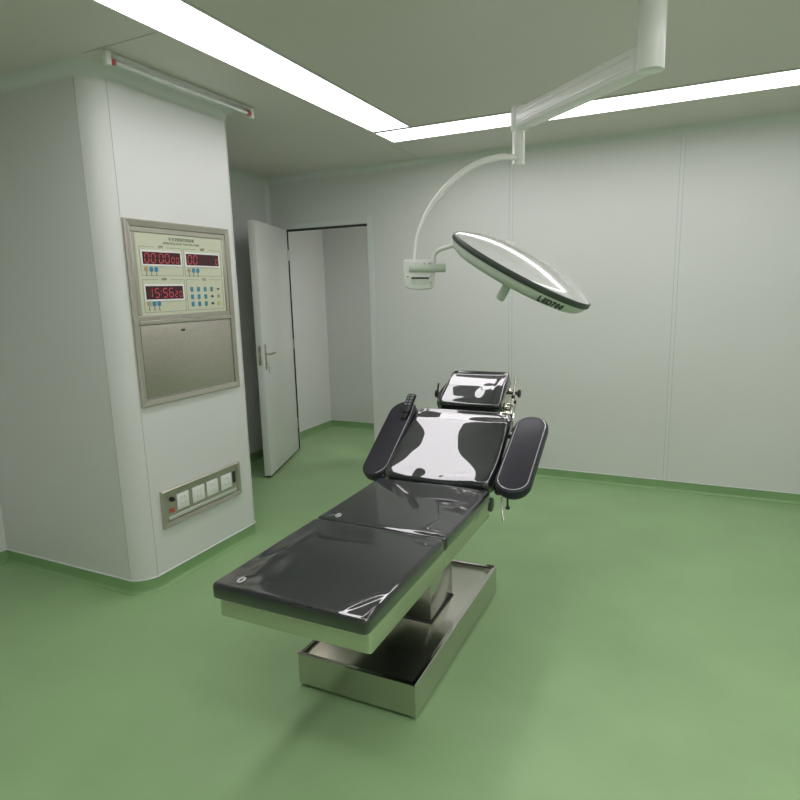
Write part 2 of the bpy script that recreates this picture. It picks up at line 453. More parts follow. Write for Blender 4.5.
# slim tube fitting on the ceiling by the column
tf = empty('tube_lamp', 'slim glass tube with red collar and white end cap on the ceiling above the column', 'tube lamp', T(-2.395, 2.575, ZC))
obj('carrier', bx((-0.012, -0.50, -0.018), (0.012, 0.50, -0.0005), 0.003), M['alu'], tf)
bm = nb(); cyl(bm, (0.0, -0.46, -0.038), (0.0, 0.455, -0.038), 0.011, segs=20); obj('tube', bm, M['glass_tube'], tf)
for s in (-1, 1):
    bm = nb(); cyl(bm, (0, s*0.455, -0.038), (0, s*0.483, -0.038), 0.0135, segs=20, bev=0.001); obj('collar', bm, M['red'], tf)
    bm = nb(); box(bm, (-0.015, s*0.495-0.013, -0.06), (0.015, s*0.495+0.013, -0.0005), 0.004); obj('end_cap', bm, M['white_pl'], tf)

# ------------------------------------------------------------------ control panel in the column
PM = basis(Vector((0, 1, 0)), Vector((0, 0, 1)), Vector((1, 0, 0)), Vector((XC, 0, 0)))   # local x = +y, y = z, z = out
cy, cz = 2.595, 1.505
pan = empty('control_panel', 'steel framed control panel with red displays and keypad set in the column', 'control panel', PM @ T(cy, cz, 0))
IM = T(-cy, -cz, 0)
def pobj(name, bm, m, par=pan, off=IM, **k):
    bm.transform(off); return obj(name, bm, m, par, **k)
bm = nb()
# bevelled outer frame
def mitred(bm, x0, x1, y0, y1, prof):
    rows = []
    for sx, sy in ((0, 0), (1, 0), (1, 1), (0, 1)):
        rows.append([bm.verts.new(((x1-o) if sx else (x0+o), (y1-o) if sy else (y0+o), z)) for o, z in prof])
    for i in range(4):
        A, B = rows[i], rows[(i+1) % 4]
        for k in range(len(prof)-1): bm.faces.new((A[k], A[k+1], B[k+1], B[k]))
mitred(bm, 2.213, 2.978, 1.022, 1.986, [(0, 0.0), (0, 0.012), (0.006, 0.018), (0.034, 0.012), (0.036, 0.0002), (0, 0.0002)])
box(bm, (2.249, 1.452, 0.0005), (2.942, 1.472, 0.014), 0.002)
fr = pobj('frame', bm, M['steel_panel'], smooth=False)
bm = nb(); frame_bm(bm, 2.2495, 2.9415, 1.4725, 1.9495, 0.026, 0.0005, 0.010, 0.002, None); pobj('inner_frame', bm, M['steel_panel'])
fp = pobj('face_plate', bx((2.276, 1.499, 0.0005), (2.915, 1.923, 0.005), 0.0005, 1), M['face'], smooth=False)
# printed outlines
bm = nb()
def outline(x0, x1, y0, y1, gaps, w=0.0016, z0=0.0052, z1=0.0056):
    box(bm, (x0, y0, z0), (x1, y0+w, z1)); box(bm, (x0, y0, z0), (x0+w, y1, z1)); box(bm, (x1-w, y0, z0), (x1, y1, z1))
    xs = [x0]+[g for p in gaps for g in p]+[x1]
    for a, b in zip(xs[::2], xs[1::2]): box(bm, (a, y1-w, z0), (b, y1, z1))
outline(2.298, 2.590, 1.704, 1.853, [(2.40, 2.48)])
outline(2.603, 2.898, 1.704, 1.853, [(2.70, 2.80)])
outline(2.298, 2.590, 1.513, 1.685, [(2.40, 2.49)])
outline(2.603, 2.898, 1.513, 1.685, [(2.70, 2.79)])
pobj('outline_print', bm, M['ink'], smooth=False)
LM = lambda x, y: T(x, y, 0.0058)
for s, sz, x, y in (('手术室情报控制面板', 0.0215, 2.595, 1.897), ('OPERATING ROOM CONTROL PANEL', 0.0158, 2.595, 1.876),
                    ('计时', 0.018, 2.440, 1.853), ('麻醉', 0.018, 2.750, 1.853), ('时钟', 0.018, 2.445, 1.685), ('电话', 0.018, 2.745, 1.685)):
    pobj('lettering', text_bm(s, sz, LM(x, y), 0.0003), M['ink'], smooth=False)
# seven-segment displays
SEG = {'0': 'abcdef', '1': 'bc', '2': 'abged', '5': 'afgcd', '6': 'afgcde'}
def digit(bm, ch, x, y, w, h, t, z=0.0092):
    on = SEG[ch]; sl = 0.08*h
    def seg(x0, y0, x1, y1):
        if abs(x1-x0) > abs(y1-y0): P = [(x0+t*.3, y0), (x0+t*.8, y0+t/2), (x1-t*.8, y0+t/2), (x1-t*.3, y0), (x1-t*.8, y0-t/2), (x0+t*.8, y0-t/2)]
        else: P = [(x0, y0+t*.3), (x0+t/2, y0+t*.8), (x0+t/2, y1-t*.8), (x0, y1-t*.3), (x0-t/2, y1-t*.8), (x0-t/2, y0+t*.8)]
        P = [(px+(py-y)*0.06, py) for px, py in P]
        prism(bm, P, z-0.0004, z)
    if 'a' in on: seg(x, y+h, x+w, y+h)
    if 'g' in on: seg(x, y+h/2, x+w, y+h/2)
    if 'd' in on: seg(x, y, x+w, y)
    if 'f' in on: seg(x, y+h/2, x, y+h)
    if 'e' in on: seg(x, y, x, y+h/2)
    if 'b' in on: seg(x+w, y+h/2, x+w, y+h)
    if 'c' in on: seg(x+w, y, x+w, y+h/2)
def display(x0, x1, y0, y1, items):
    bz = nb(); frame_bm(bz, x0-0.010, x1+0.010, y0-0.010, y1+0.010, 0.010, 0.0052, 0.0085, 0.001, None)
    d = pobj('display', bx((x0, y0, 0.0052), (x1, y1, 0.0082)), M['display'], smooth=False)
    bezel = bz; bezel.transform(IM); obj('bezel', bezel, M['white_pl'], d)
    for ch, x, y, w, h in items:
        b = nb()
        if ch == ':':
            for q in (0.3, 0.7): cyl(b, (x, y+h*q, 0.0084), (x, y+h*q, 0.0092), 0.0028, segs=10)
            b.transform(IM); obj('colon', b, M['digit'], d, smooth=False)
        else:
            digit(b, ch, x, y, w, h, 0.0054 if h > 0.04 else 0.0046)
            b.transform(IM); obj('digit', b, M['digit'], d, smooth=False)
bw, bh = 0.027, 0.046
display(2.313, 2.573, 1.764, 1.826, [('0', 2.325, 1.772, bw, bh), ('0', 2.367, 1.772, bw, bh), ('0', 2.420, 1.772, bw, bh), ('0', 2.462, 1.772, bw, bh),
        ('0', 2.507, 1.772, 0.018, 0.03), ('0', 2.540, 1.772, 0.018, 0.03)])
display(2.617, 2.875, 1.764, 1.826, [('0', 2.628, 1.772, bw, bh), ('0', 2.670, 1.772, bw, bh), ('0', 2.848, 1.772, 0.015, 0.03)])
display(2.313, 2.571, 1.581, 1.650, [('1', 2.325, 1.592, bw, bh), ('5', 2.372, 1.592, bw, bh), (':', 2.412, 1.592, 0, bh), ('5', 2.428, 1.592, bw, bh), ('6', 2.470, 1.592, bw, bh),
        ('2', 2.512, 1.592, 0.017, 0.03), ('0', 2.543, 1.592, 0.017, 0.03)])
def button(x, y, m, w=0.02, l=0.022, r=0.004, name='button'):
    b = nb(); prism(b, rrect(w, l, r, 4, x, y), 0.0052, 0.0085, None, 0.001, 1); pobj(name, b, M[m])
for (x, y) in ((2.331, 1.737), (2.634, 1.736), (2.329, 1.558)):
    button(x, y, 'beige', 0.024, 0.024, 0.010); button(x+0.034, y, 'blue', 0.024, 0.026, 0.010); button(x+0.067, y, 'blue', 0.024, 0.026, 0.010)
    b = nb()
    for k in range(3): box(b, (x+k*0.0335-0.002, y-0.030, 0.0052), (x+k*0.0335+0.002, y-0.016, 0.0058)); box(b, (x+k*0.0335-0.008, y-0.034, 0.0052), (x+k*0.0335+0.008, y-0.031, 0.0058))
    pobj('button_print', b, M['ink'], smooth=False)
KX = [2.642, 2.694, 2.748, 2.801, 2.856]
for j, y in enumerate((1.631, 1.589, 1.548)):
    for i, x in enumerate(KX):
        if i < 3 or (i == 3 and j == 0):
            button(x, y, 'blue' if i < 2 else 'teal', 0.021, 0.026)
        elif i == 3: 
            b = nb(); prism(b, [(x-0.012, y), (x+0.004, y+0.009), (x+0.004, y+0.004), (x+0.012, y+0.004), (x+0.012, y-0.004), (x+0.004, y-0.004), (x+0.004, y-0.009)], 0.0052, 0.0075); pobj('button', b, M['black'], smooth=False)
        elif j == 0: button(x, y, 'black', 0.020, 0.008, 0.003)
        elif j == 1: button(x, y, 'beige', 0.020, 0.020, 0.008)
        else: button(x, y, 'yellow', 0.022, 0.024, 0.005)
dr = pobj('door', bx((2.254, 1.064, 0.0005), (2.938, 1.447, 0.009), 0.002), M['steel_panel'])
b = nb(); prism(b, rrect(0.030, 0.012, 0.005, 4, 2.545, 1.408), 0.009, 0.0105); pobj('catch', b, M['dark_rubber'], dr)
b = nb(); box(b, (2.575, 1.4035, 0.0088), (2.69, 1.4065, 0.0098), 0.0004, 1); pobj('catch_slot', b, M['steel_panel'], dr)

# ------------------------------------------------------------------ recessed socket panel low on the column
sy, sz = 2.598, 0.435
sp = empty('socket_panel', 'low steel framed wall panel holding four white sockets on the column', 'socket panel', PM @ T(sy, sz, 0))
IS = T(-sy, -sz, 0)
def sobj(name, bm, m, par=sp, **k):
    bm.transform(IS); return obj(name, bm, m, par, **k)
bm = nb(); mitred(bm, 2.274, 2.916, 0.327, 0.540, [(0, 0.0), (0, 0.014), (0.005, 0.020), (0.024, 0.015), (0.030, 0.0002), (0, 0.0002)])
sobj('frame', bm, M['steel_panel'], smooth=False)
sobj('back_plate', bx((2.303, 0.357, 0.0003), (2.895, 0.514, 0.004)), M['steel_panel'], smooth=False)
sobj('lower_strip', bx((2.318, 0.362, 0.0042), (2.880, 0.380, 0.010), 0.001, 1), M['beige'] if False else M['alu'])
for x0, x1 in ((2.384, 2.472), (2.503, 2.599), (2.620, 2.714), (2.743, 2.836)):
    s = sobj('socket', bx((x0, 0.400, 0.0042), (x1, 0.491, 0.012), 0.003), M['white_pl'])
    xm = (x0+x1)/2
    for hx, hy in ((xm-0.012, 0.430), (xm+0.012, 0.430), (xm-0.010, 0.464), (xm+0.010, 0.464)):
        b = nb(); box(b, (hx-0.0014, hy-0.006, 0.012), (hx+0.0014, hy+0.006, 0.0124)); b.transform(IS); obj('socket_hole', b, M['grey_key'], s, smooth=False)
b = nb(); cyl(b, (2.345, 0.478, 0.0042), (2.345, 0.478, 0.020), 0.014, segs=20, bev=0.002); cyl(b, (2.345, 0.478, 0.02), (2.345, 0.478, 0.030), 0.007, segs=16)
sobj('earth_terminal', b, M['black'])
b = nb(); prism(b, rrect(0.036, 0.022, 0.006, 4, 2.345, 0.412), 0.0042, 0.008); sobj('red_tag', b, M['red'])
b = nb(); prism(b, rrect(0.026, 0.075, 0.006, 4, 2.866, 0.452), 0.0042, 0.0065); sobj('recess_patch', b, M['dark_rubber'])  # flat dark patch painted for the shade of a recess

# ------------------------------------------------------------------ operating table
TX = -1.0925
tab = empty('operating_table', 'black padded operating table on a stainless steel pedestal, covered in clear film', 'operating table', T(TX, 2.35, 0))
W2T = T(-TX, -2.35, 0)
def tobj(name, bm, m, par=tab, **k):
    bm.transform(W2T); return obj(name, bm, m, par, **k)
# base: shallow stainless trough with a turned-over rim
bx0, bx1, by0, by1, bz = -1.366, -0.843, 1.825, 2.885, 0.147
bm = nb()
prof = [(0.0, 0.014), (0.0, bz-0.003), (0.003, bz), (0.017, bz), (0.019, bz-0.002), (0.019, bz-0.011), (0.030, bz-0.011)]
mitred(bm, bx0, bx1, by0, by1, prof)
base = tobj('base', bm, M['steel_mirror'], angle=30)
tobj('base_cover', bx((bx0+0.018, by0+0.018, 0.090), (bx1-0.018, by1-0.018, bz-0.010), 0.002), M['steel_satin'], base)
tobj('base_plinth', bx((bx0+0.02, by0+0.02, 0.0), (bx1-0.02, by1-0.02, 0.02)), M['dark_rubber'], base)
b = nb(); cyl(b, (bx0-0.022, by0+0.03, 0.130), (bx0, by0+0.03, 0.130), 0.010, segs=16, bev=0.002); tobj('brake_knob', b, M['steel'], base)
b = nb(); box(b, (bx1-0.05, by1-0.016, bz), (bx1-0.012, by1-0.002, bz+0.005), 0.001); tobj('rim_clip', b, M['dark_rubber'], base)
# telescopic pedestal
cx0, cx1, cy0, cy1 = -1.212, -0.958, 2.262, 2.53
tobj('pedestal_gap_strip', bx((cx0-0.005, cy0-0.005, bz-0.0099), (cx1+0.005, cy1+0.005, bz-0.004)), M['dark_rubber'], smooth=False)  # dark strip stands in for the shaded gap round the pedestal foot
ped = tobj('pedestal', bx((cx0, cy0, bz-0.0039), (cx1, cy1, 0.490), 0.003), M['steel_satin'])
tobj('upper_pedestal', bx((cx0+0.012, cy0+0.012, 0.490), (cx1-0.012, cy1-0.012, 0.512), 0.003), M['steel_mirror'], ped)
# table-top frame
fx0, fx1, fy0, fy1 = -1.383, -0.802, 1.428, 2.63
ZB, ZT = 0.525, 0.600
bm = nb(); prism(bm, rrect(fx1-fx0, 2.030-fy0, 0.012, 5, (fx0+fx1)/2, (fy0+2.030)/2), ZB, ZT, None, 0.003, 2)
tobj('leg_section_frame', bm, M['steel_satin'], angle=30)
bm = nb(); prism(bm, rrect(fx1-fx0, fy1-2.032, 0.012, 5, (fx0+fx1)/2, (fy1+2.032)/2), ZB, ZT, None, 0.003, 2)
tobj('seat_section_frame', bm, M['steel_satin'], angle=30)

tobj('underside_plate', bx((fx0+0.02, fy0+0.02, 0.512), (fx1-0.02, fy1-0.02, 0.5245), 0.002), M['black'])

# leg cushion
hL = 0.055
def leg_h(x, y):
    h = 0.0020*math.cos(x*5)*math.cos(y*4)
    h += ridge(x, y, 0.200, -0.302, 0.274, -0.150, 0.0048, 0.010)     # front right folds
    h += ridge(x, y, 0.281, -0.300, 0.285, -0.220, 0.0030, 0.007)
    h += ridge(x, y, -0.235, -0.275, -0.200, -0.225, 0.0050, 0.011)   # front left pucker
    h += ridge(x, y, -0.205, -0.220, -0.215, 0.20, 0.0030, 0.016)
    h += ridge(x, y, -0.245, -0.160, -0.20, 0.02, 0.0024, 0.014)
    h += ridge(x, y, -0.17, -0.295, -0.10, -0.255, 0.0024, 0.018)
    h += ridge(x, y, 0.02, 0.300, 0.26, 0.290, 0.0022, 0.007)
    h += ridge(x, y, 0.20, 0.25, 0.275, 0.24, 0.0030, 0.010)
    h += 0.0008*math.sin(11*x+7*y+1)*math.sin(9*y-5*x)
    return h
b = pad_bm(0.594, 0.630, hL, 0.015, 0.020, leg_h); b.transform(T((fx0+fx1)/2, 1.715, ZT+0.0005)); tobj('leg_cushion', b, M['pad'], angle=80)
def seat_h(x, y):
    h = 0.0018*math.cos(x*5)*math.cos(y*4)
    h += ridge(x, y, -0.245, -0.275, -0.205, -0.250, 0.0045, 0.011)
    h += ridge(x, y, 0.10, -0.280, 0.27, -0.275, 0.0030, 0.007)
    h += ridge(x, y, 0.19, -0.23, 0.265, -0.275, 0.0040, 0.010)
    h += ridge(x, y, 0.19, -0.27, 0.205, -0.14, 0.0030, 0.008)
    h -= ridge(x, y, 0.17, -0.25, 0.25, -0.24, 0.0025, 0.009)
    h += ridge(x, y, -0.20, 0.25, -0.03, 0.05, 0.0040, 0.015)
    h -= ridge(x, y, -0.16, 0.23, -0.02, 0.10, 0.0034, 0.013)
    h += ridge(x, y, 0.19, 0.02, 0.25, 0.11, 0.0030, 0.010)
    h += ridge(x, y, 0.245, 0.25, 0.262, 0.12, 0.0030, 0.008)
    h += ridge(x, y, 0.02, 0.282, 0.26, 0.274, 0.0040, 0.009)
    h += ridge(x, y, 0.12, 0.26, 0.19, 0.20, 0.0026, 0.012)
    h += 0.0010*math.sin(10*x-6*y+2)*math.sin(8*y+5*x)
    return h
b = pad_bm(0.594, 0.592, hL, 0.016, 0.02, seat_h); b.transform(T((fx0+fx1)/2, (2.036+fy1)/2, ZT+0.0005)); tobj('seat_cushion', b, M['pad'], angle=80)
# eyelets of the film, pale grey for the highlights on the rings
for x, y in ((-1.300, 1.452), (-1.302, 2.082)):
    b = nb(); tube(b, [(x+0.009*math.cos(2*PI*k/16), y+0.017*math.sin(2*PI*k/16), ZT+hL+0.004) for k in range(16)], 0.0035, 8, closed=True); tobj('film_eyelet', b, M['film_glint'])

# back section --------------------------------------------------------------
TH = math.radians(31.5)
BP = Vector((-1.097, 2.640, 0.662))       # lower edge of the top surface, centre
BR = T(*BP) @ RX(TH)                      # local: x across, y up the back, z normal
bw_, bl_ = 0.585, 0.54
def tabulate(slope, y0, y1, n=400):
    acc = [0.0]
    for i in range(n): acc.append(acc[-1]+slope(y0+(y1-y0)*(i+0.5)/n)*(y1-y0)/n)
    mid = acc[n//2]
    def f(y):
        t = (y-y0)/(y1-y0)*n; k = max(0, min(n-1, int(t)))
        return acc[k]+(acc[k+1]-acc[k])*(t-k)-mid
    return f
bslope = tabulate(lambda y: -0.145*sstep(0.77, 0.84, (y+bl_/2)/bl_)-0.05*sstep(0.86, 0.98, (y+bl_/2)/bl_)+0.05*(1-sstep(0.02, 0.12, (y+bl_/2)/bl_)), -bl_/2, bl_/2)
def back_h(x, y):
    v = (y+bl_/2)/bl_
    k = 0.38+(0.16-0.38)*sstep(0.05, 0.45, v)+(0.34-0.16)*sstep(0.60, 0.82, v)
    lim = 0.250+(0.106-0.250)*sstep(0.10, 0.48, v)+(0.235-0.106)*sstep(0.58, 0.86, v)
    c = -0.055+0.022*sstep(0.1, 0.5, v)
    xx = x-c; a = abs(xx)
    keep = 1-sstep(0.80, 0.90, v)                       # the upper fold runs straight across
    if a < lim: h = 0.5*k*a*a
    else:                                                # beyond the hollow the film lies level again
        e = min(0.03, a-lim); h = 0.5*k*lim*lim + k*lim*(e-e*e/0.06)
    h = h*keep + bslope(y)
    h += ridge(x, y, 0.02, -0.235, 0.17, -0.222, 0.0022, 0.008)
    h -= ridge(x, y, 0.07, -0.215, 0.17, -0.200, 0.0016, 0.007)
    h -= 0.0030*gauss(math.hypot((x+0.13)*0.6, y+0.222), 0.026)
    return h
hB = 0.062
b = pad_bm(bw_, bl_, hB, 0.024, 0.055, back_h, wtop=0.555); b.transform(BR @ T(0.006, bl_/2, -hB)); tobj('back_cushion', b, M['pad'], angle=80)
b = nb(); prism(b, rrect(0.52, 0.50, 0.03, 5, 0, 0.26), -hB-0.022, -hB-0.0005, BR, 0.003, 2); tobj('back_frame', b, M['steel_mirror'], angle=30)
# pale tube painting the glint along the film's right edge
b = nb(); tube(b, [(0.20, 0.520, -0.008), (0.252, 0.478, -0.006), (0.266, 0.42, -0.006), (0.272, 0.28, -0.006), (0.279, 0.12, -0.008), (0.281, 0.04, -0.010)], 0.0025, 6, smooth=5); b.transform(BR); tobj('film_edge_glint', b, M['film_glint'])
# side rails of the back section
for s in (-1, 1):
    b = nb(); box(b, (s*0.304-0.007, 0.03, -0.078), (s*0.304+0.007, 0.47, -0.040), 0.002, 2, BR); tobj('side_rail', b, M['black'])
    for yy in (0.08, 0.25, 0.42):
        b = nb(); box(b, (min(s*0.26, s*0.295), yy-0.012, -0.078), (max(s*0.26, s*0.295), yy+0.012, -0.066), 0.001, 1, BR); tobj('rail_spacer', b, M['black'])
# hinge brackets between seat and back
for s in (-1, 1):
    x = TX+s*0.284
    b = nb(); cyl(b, (x-0.012, 2.655, 0.575), (x+0.012, 2.655, 0.575), 0.034, segs=24, bev=0.003); tobj('back_hinge', b, M['black'])

# headrest --------------------------------------------------------------------
HT = math.radians(33)
HP = Vector((-1.083, 3.125, 0.962))
HR = T(*HP) @ RX(HT)
hslope = tabulate(lambda y: -0.105*sstep(-0.010, 0.010, y)-0.045*sstep(0.02, 0.13, y)+0.05*(1-sstep(-0.13, -0.09, y)), -0.15, 0.15)
def head_h(x, y):
    h = hslope(y-0.04*x) + 0.10*x*x
    h += 0.0068*gauss(math.hypot((x-0.090)*0.9, (y+0.050)*0.8), 0.042)
    h += ridge(x, y, -0.12, -0.12, 0.0, -0.10, 0.0025, 0.012)
    h += ridge(x, y, 0.115, -0.12, 0.150, 0.10, 0.0032, 0.009)
    return h
b = pad_bm(0.375, 0.30, 0.085, 0.022, 0.035, head_h, wtop=0.35); b.transform(HR @ T(0, 0.15, -0.085)); hd = tobj('headrest_cushion', b, M['pad'], angle=80)
b = nb(); tube(b, [(-0.150, 0.262, -0.012), (-0.166, 0.225, -0.006), (-0.172, 0.12, 0.001), (-0.172, 0.045, -0.001), (-0.155, 0.018, -0.005), (-0.09, 0.012, -0.006)], 0.0022, 6, smooth=5); b.transform(HR); tobj('film_edge_glint', b, M['film_glint'], hd)  # pale tube painting the bright outline on the headrest film
b = nb(); prism(b, rrect(0.33, 0.25, 0.02, 4, 0, 0.15), -0.102, -0.0855, HR, 0.002, 1); tobj('headrest_plate', b, M['black'], hd)
# headrest rods down into the back section
for s in (-1, 1):
    b = nb(); tube(b, [(s*0.10, 0.38, -0.078), (s*0.10, 0.66, -0.100)], 0.008, 12); b.transform(BR); tobj('headrest_rod', b, M['chrome'])
b = nb(); box(b, (-0.15, 0.505, -0.105), (0.15, 0.575, -0.040), 0.006, 2, BR); tobj('headrest_gap_block', b, M['black'])  # black block added to darken the gap below the headrest
# side joints with clamp knobs
def knob(bm, p, d, r, l, sr=0.006, sl=0.03):
    p = Vector(p); d = Vector(d).normalized()
    cyl(bm, p, p+d*sl, sr, segs=14)
    q = Vector((0, 0, 1)).rotation_difference(d).to_matrix().to_4x4()
    lathe(bm, [(0, 0), (r*0.45, 0), (r*0.6, l*0.3), (r, l*0.55), (r, l*0.9), (r*0.85, l), (0, l)], T(*(p+d*sl)) @ q, 20)
for s in (-1, 1):
    b = nb(); prism(b, [(0.02, -0.10), (0.02, -0.02), (0.10, 0.0), (0.20, -0.03), (0.20, -0.075), (0.10, -0.11)], 0.0, 0.008,
                    HR @ basis(Vector((0, 1, 0)), Vector((0, 0, 1)), Vector((1, 0, 0)), Vector((s*0.190-0.004, 0, 0))), 0.001, 1)
    br = tobj('headrest_bracket', b, M['steel_satin'] if s > 0 else M['black'], angle=30)
    b = nb(); knob(b, (s*0.195, 0.150 if s > 0 else 0.115, -0.040), (s, 0, 0), 0.023, 0.022, 0.007, 0.045 if s > 0 else 0.018); b.transform(HR); kn = tobj('clamp_knob', b, M['black'], br); kn['label'] = 'black clamp knob'
# chrome joint cluster on the right
b = nb(); box(b, (0.198, -0.085, -0.105), (0.240, 0.005, -0.035), 0.008, 3); b.transform(HR); jc = tobj('joint_housing', b, M['steel_satin'])
for (y, z, r_, l_) in ((0.055, -0.060, 0.028, 0.030), (0.165, -0.040, 0.018, 0.024), (-0.045, -0.030, 0.026, 0.030)):
    b = nb(); cyl(b, (0.197, y, z), (0.197+l_, y, z), r_, segs=24, bev=0.003); b.transform(HR); tobj('ratchet_disc', b, M['steel_satin'], jc)
b = nb(); tube(b, [(0.222, 0.23, 0.0), (0.228, 0.16, -0.03), (0.232, 0.06, -0.055), (0.245, -0.03, -0.055)], 0.007, 10, smooth=4); b.transform(HR); tobj('joint_link', b, M['steel'], jc)
b = nb(); tube(b, [(0.262, 0.030, 0.0), (0.266, -0.04, -0.03), (0.262, -0.10, -0.09)], 0.006, 8, smooth=4); b.transform(HR); tobj('joint_link', b, M['chrome'], jc)
for p in ((0.240, -0.015, -0.055), (0.227, 0.055, -0.060), (0.221, 0.165, -0.040), (0.258, -0.085, -0.085), (0.258, 0.035, 0.005), (0.227, 0.100, -0.02)):
    b = nb(); cyl(b, p, (p[0]+0.012, p[1], p[2]), 0.011, segs=14, bev=0.002); b.transform(HR); tobj('joint_bolt', b, M['black'], jc)
b = nb(); tube(b, [(-0.20, 0.06, -0.03), (-0.208, 0.10, 0.0), (-0.206, 0.13, 0.03)], 0.005, 8, smooth=3); b.transform(HR); tobj('joint_lever', b, M['black'])

# arm boards -------------------------------------------------------------------
def armboard(x, y, z, tilt, roll, yaw, s):
    A = T(x, y, z) @ RZ(yaw) @ RX(tilt) @ RY(roll)
    w, l = 0.172, 0.565
    b = nb(); prism(b, stadium(w, l, 18), -0.052, 0.0, A, 0.013, 5)
    p = tobj('arm_board', b, M['armpad'], angle=60)
    P = [(px, py, 0.0015) for px, py in stadium(w, l, 18, 0.014)]
    b = nb()
    if s > 0: tube(b, P, 0.0026, 8, closed=True)
    else: tube(b, P[-8:]+P[:10], 0.0024, 8)
    b.transform(A); tobj('film_glint_line', b, M['film_glint'], p)  # pale tube drawing the bright reflection of the film fold
    b = nb(); prism(b, stadium(w-0.02, l-0.02, 14), -0.060, -0.0525, A); tobj('board_plate', b, M['black'], p)
    return A, p
A1, arR = armboard(-0.700, 2.845, 0.800, math.radians(27), math.radians(3), 0, 1)
A2, arL = armboard(-1.462, 2.905, 0.800, math.radians(34), math.radians(-8), 0, -1)
for A, s, p in ((A1, 1, arR), (A2, -1, arL)):
    b = nb(); box(b, (-0.012, -0.18, -0.085), (0.012, 0.14, -0.0605), 0.003, 2, A)
    tube(b, [A @ Vector((0, -0.05, -0.075)), A @ Vector((-s*0.05, -0.06, -0.085)), BR @ Vector((s*0.308, 0.22, -0.061))], 0.010, 10, smooth=4)
    tobj('board_bracket', b, M['chrome'], p)
    b = nb(); box(b, (s*0.312-0.009, 0.19, -0.085), (s*0.312+0.009, 0.25, -0.034), 0.003, 2, BR); tobj('rail_clamp', b, M['black'], p)
# release levers hanging under the right arm board
b = nb(); tube(b, [(-0.745, 2.64, 0.625), (-0.742, 2.63, 0.575), (-0.728, 2.605, 0.520)], 0.006, 8, smooth=4); tobj('release_lever', b, M['steel'])
b = nb(); knob(b, (-0.725, 2.66, 0.64), (0.05, -0.05, -1), 0.011, 0.022, 0.005, 0.055); tobj('release_knob', b, M['black'])
b = nb(); cyl(b, (-0.79, 2.70, 0.62), (-0.70, 2.68, 0.635), 0.011, segs=16, bev=0.002); tobj('lever_pivot', b, M['steel'])

# remote control resting on the left arm board ----------------------------------
RM = A2 @ T(0.052, 0.225, 0.030) @ RZ(math.radians(-6)) @ RX(math.radians(12))
rc_ = empty('hand_controller', 'black hand controller with pale keys on the upper end of the left arm board', 'remote control', RM)
b = nb(); prism(b, rrect(0.052, 0.125, 0.008, 5), -0.010, 0.010, None, 0.003, 2); obj('housing', b, M['black'], rc_)
for j in range(4):
    for i in range(2):
        b = nb(); prism(b, rrect(0.015, 0.011, 0.003, 3, -0.011+0.022*i, 0.048-0.019*j), 0.010, 0.0125); obj('key', b, M['grey_key'], rc_)
b = nb(); prism(b, rrect(0.036, 0.05, 0.006, 4, 0.0, -0.075), -0.012, 0.004, None, 0.003, 2); obj('hanger_clip', b, M['black'], rc_)
b = nb(); tube(b, [(0.005, -0.098, 0.0), (0.012, -0.13, -0.012), (0.015, -0.19, -0.018), (0.022, -0.28, -0.026), (0.042, -0.36, -0.045), (0.055, -0.40, -0.09)], 0.005, 8, smooth=5); obj('cable', b, M['black'], rc_)

# ------------------------------------------------------------------ surgical light
R3 = Matrix(((0.904, 0.427, -0.026), (0.054, -0.174, -0.983), (-0.425, 0.887, -0.181)))   # view axes: used to turn measured directions into room directions
mount = Vector((-0.16, 2.35, ZC))
joint = Vector((-0.747, 2.897, 2.355))
sl_ = empty('surgical_light', 'white dome surgical light hanging on a curved arm above the operating table', 'surgical light', T(*mount))
WS = T(*(-mount))
def lobj(name, bm, m, par=sl_, **k):
    bm.transform(WS); return obj(name, bm, m, par, **k)
b = nb(); lathe(b, [(0, -0.001), (0.16, -0.001), (0.16, -0.01), (0.13, -0.07), (0.06, -0.10), (0, -0.10)], T(*mount), 40); lobj('ceiling_cover', b, M['lamp_white'])
b = nb(); cyl(b, mount+Vector((0, 0, -0.099)), (mount.x, mount.y, 2.30), 0.045, segs=28, bev=0.003); lobj('drop_tube', b, M['lamp_white'])
# extension arm: boxy extrusion with grooves
d = (joint-Vector((mount.x, mount.y, joint.z))); L = d.length; ex = d.normalized(); ey = Vector((0, 0, 1)).cross(ex)
AM = basis(ex, ey, Vector((0, 0, 1)), Vector((mount.x, mount.y, joint.z)))
b = nb(); box(b, (0.03, -0.034, -0.055), (L-0.02, 0.034, 0.035), 0.010, 3, AM); ea = lobj('extension_arm', b, M['lamp_white'])
for s in (-1, 1):
    for zz in (-0.030, 0.008):
        b = nb(); box(b, (0.06, s*0.035-0.0015, zz-0.003), (L-0.06, s*0.035+0.0015, zz+0.003), 0.001, 1, AM); lobj('arm_groove', b, M['alu'], ea)
b = nb(); lathe(b, [(0, -0.062), (0.032, -0.062), (0.036, -0.054), (0.038, 0.02), (0.034, 0.045), (0.022, 0.055), (0, 0.057)], T(*joint), 28); lobj('arm_joint', b, M['lamp_white'])
# vertical tube
b = nb()
lathe(b, [(0, 0.0), (0.026, 0.0), (0.029, 0.003), (0.029, 0.012), (0.027, 0.016), (0.027, 0.150), (0.030, 0.153), (0.030, 0.165), (0, 0.165)], T(-0.744, 2.884, 2.146), 28)
lobj('vertical_tube', b, M['lamp_white'])
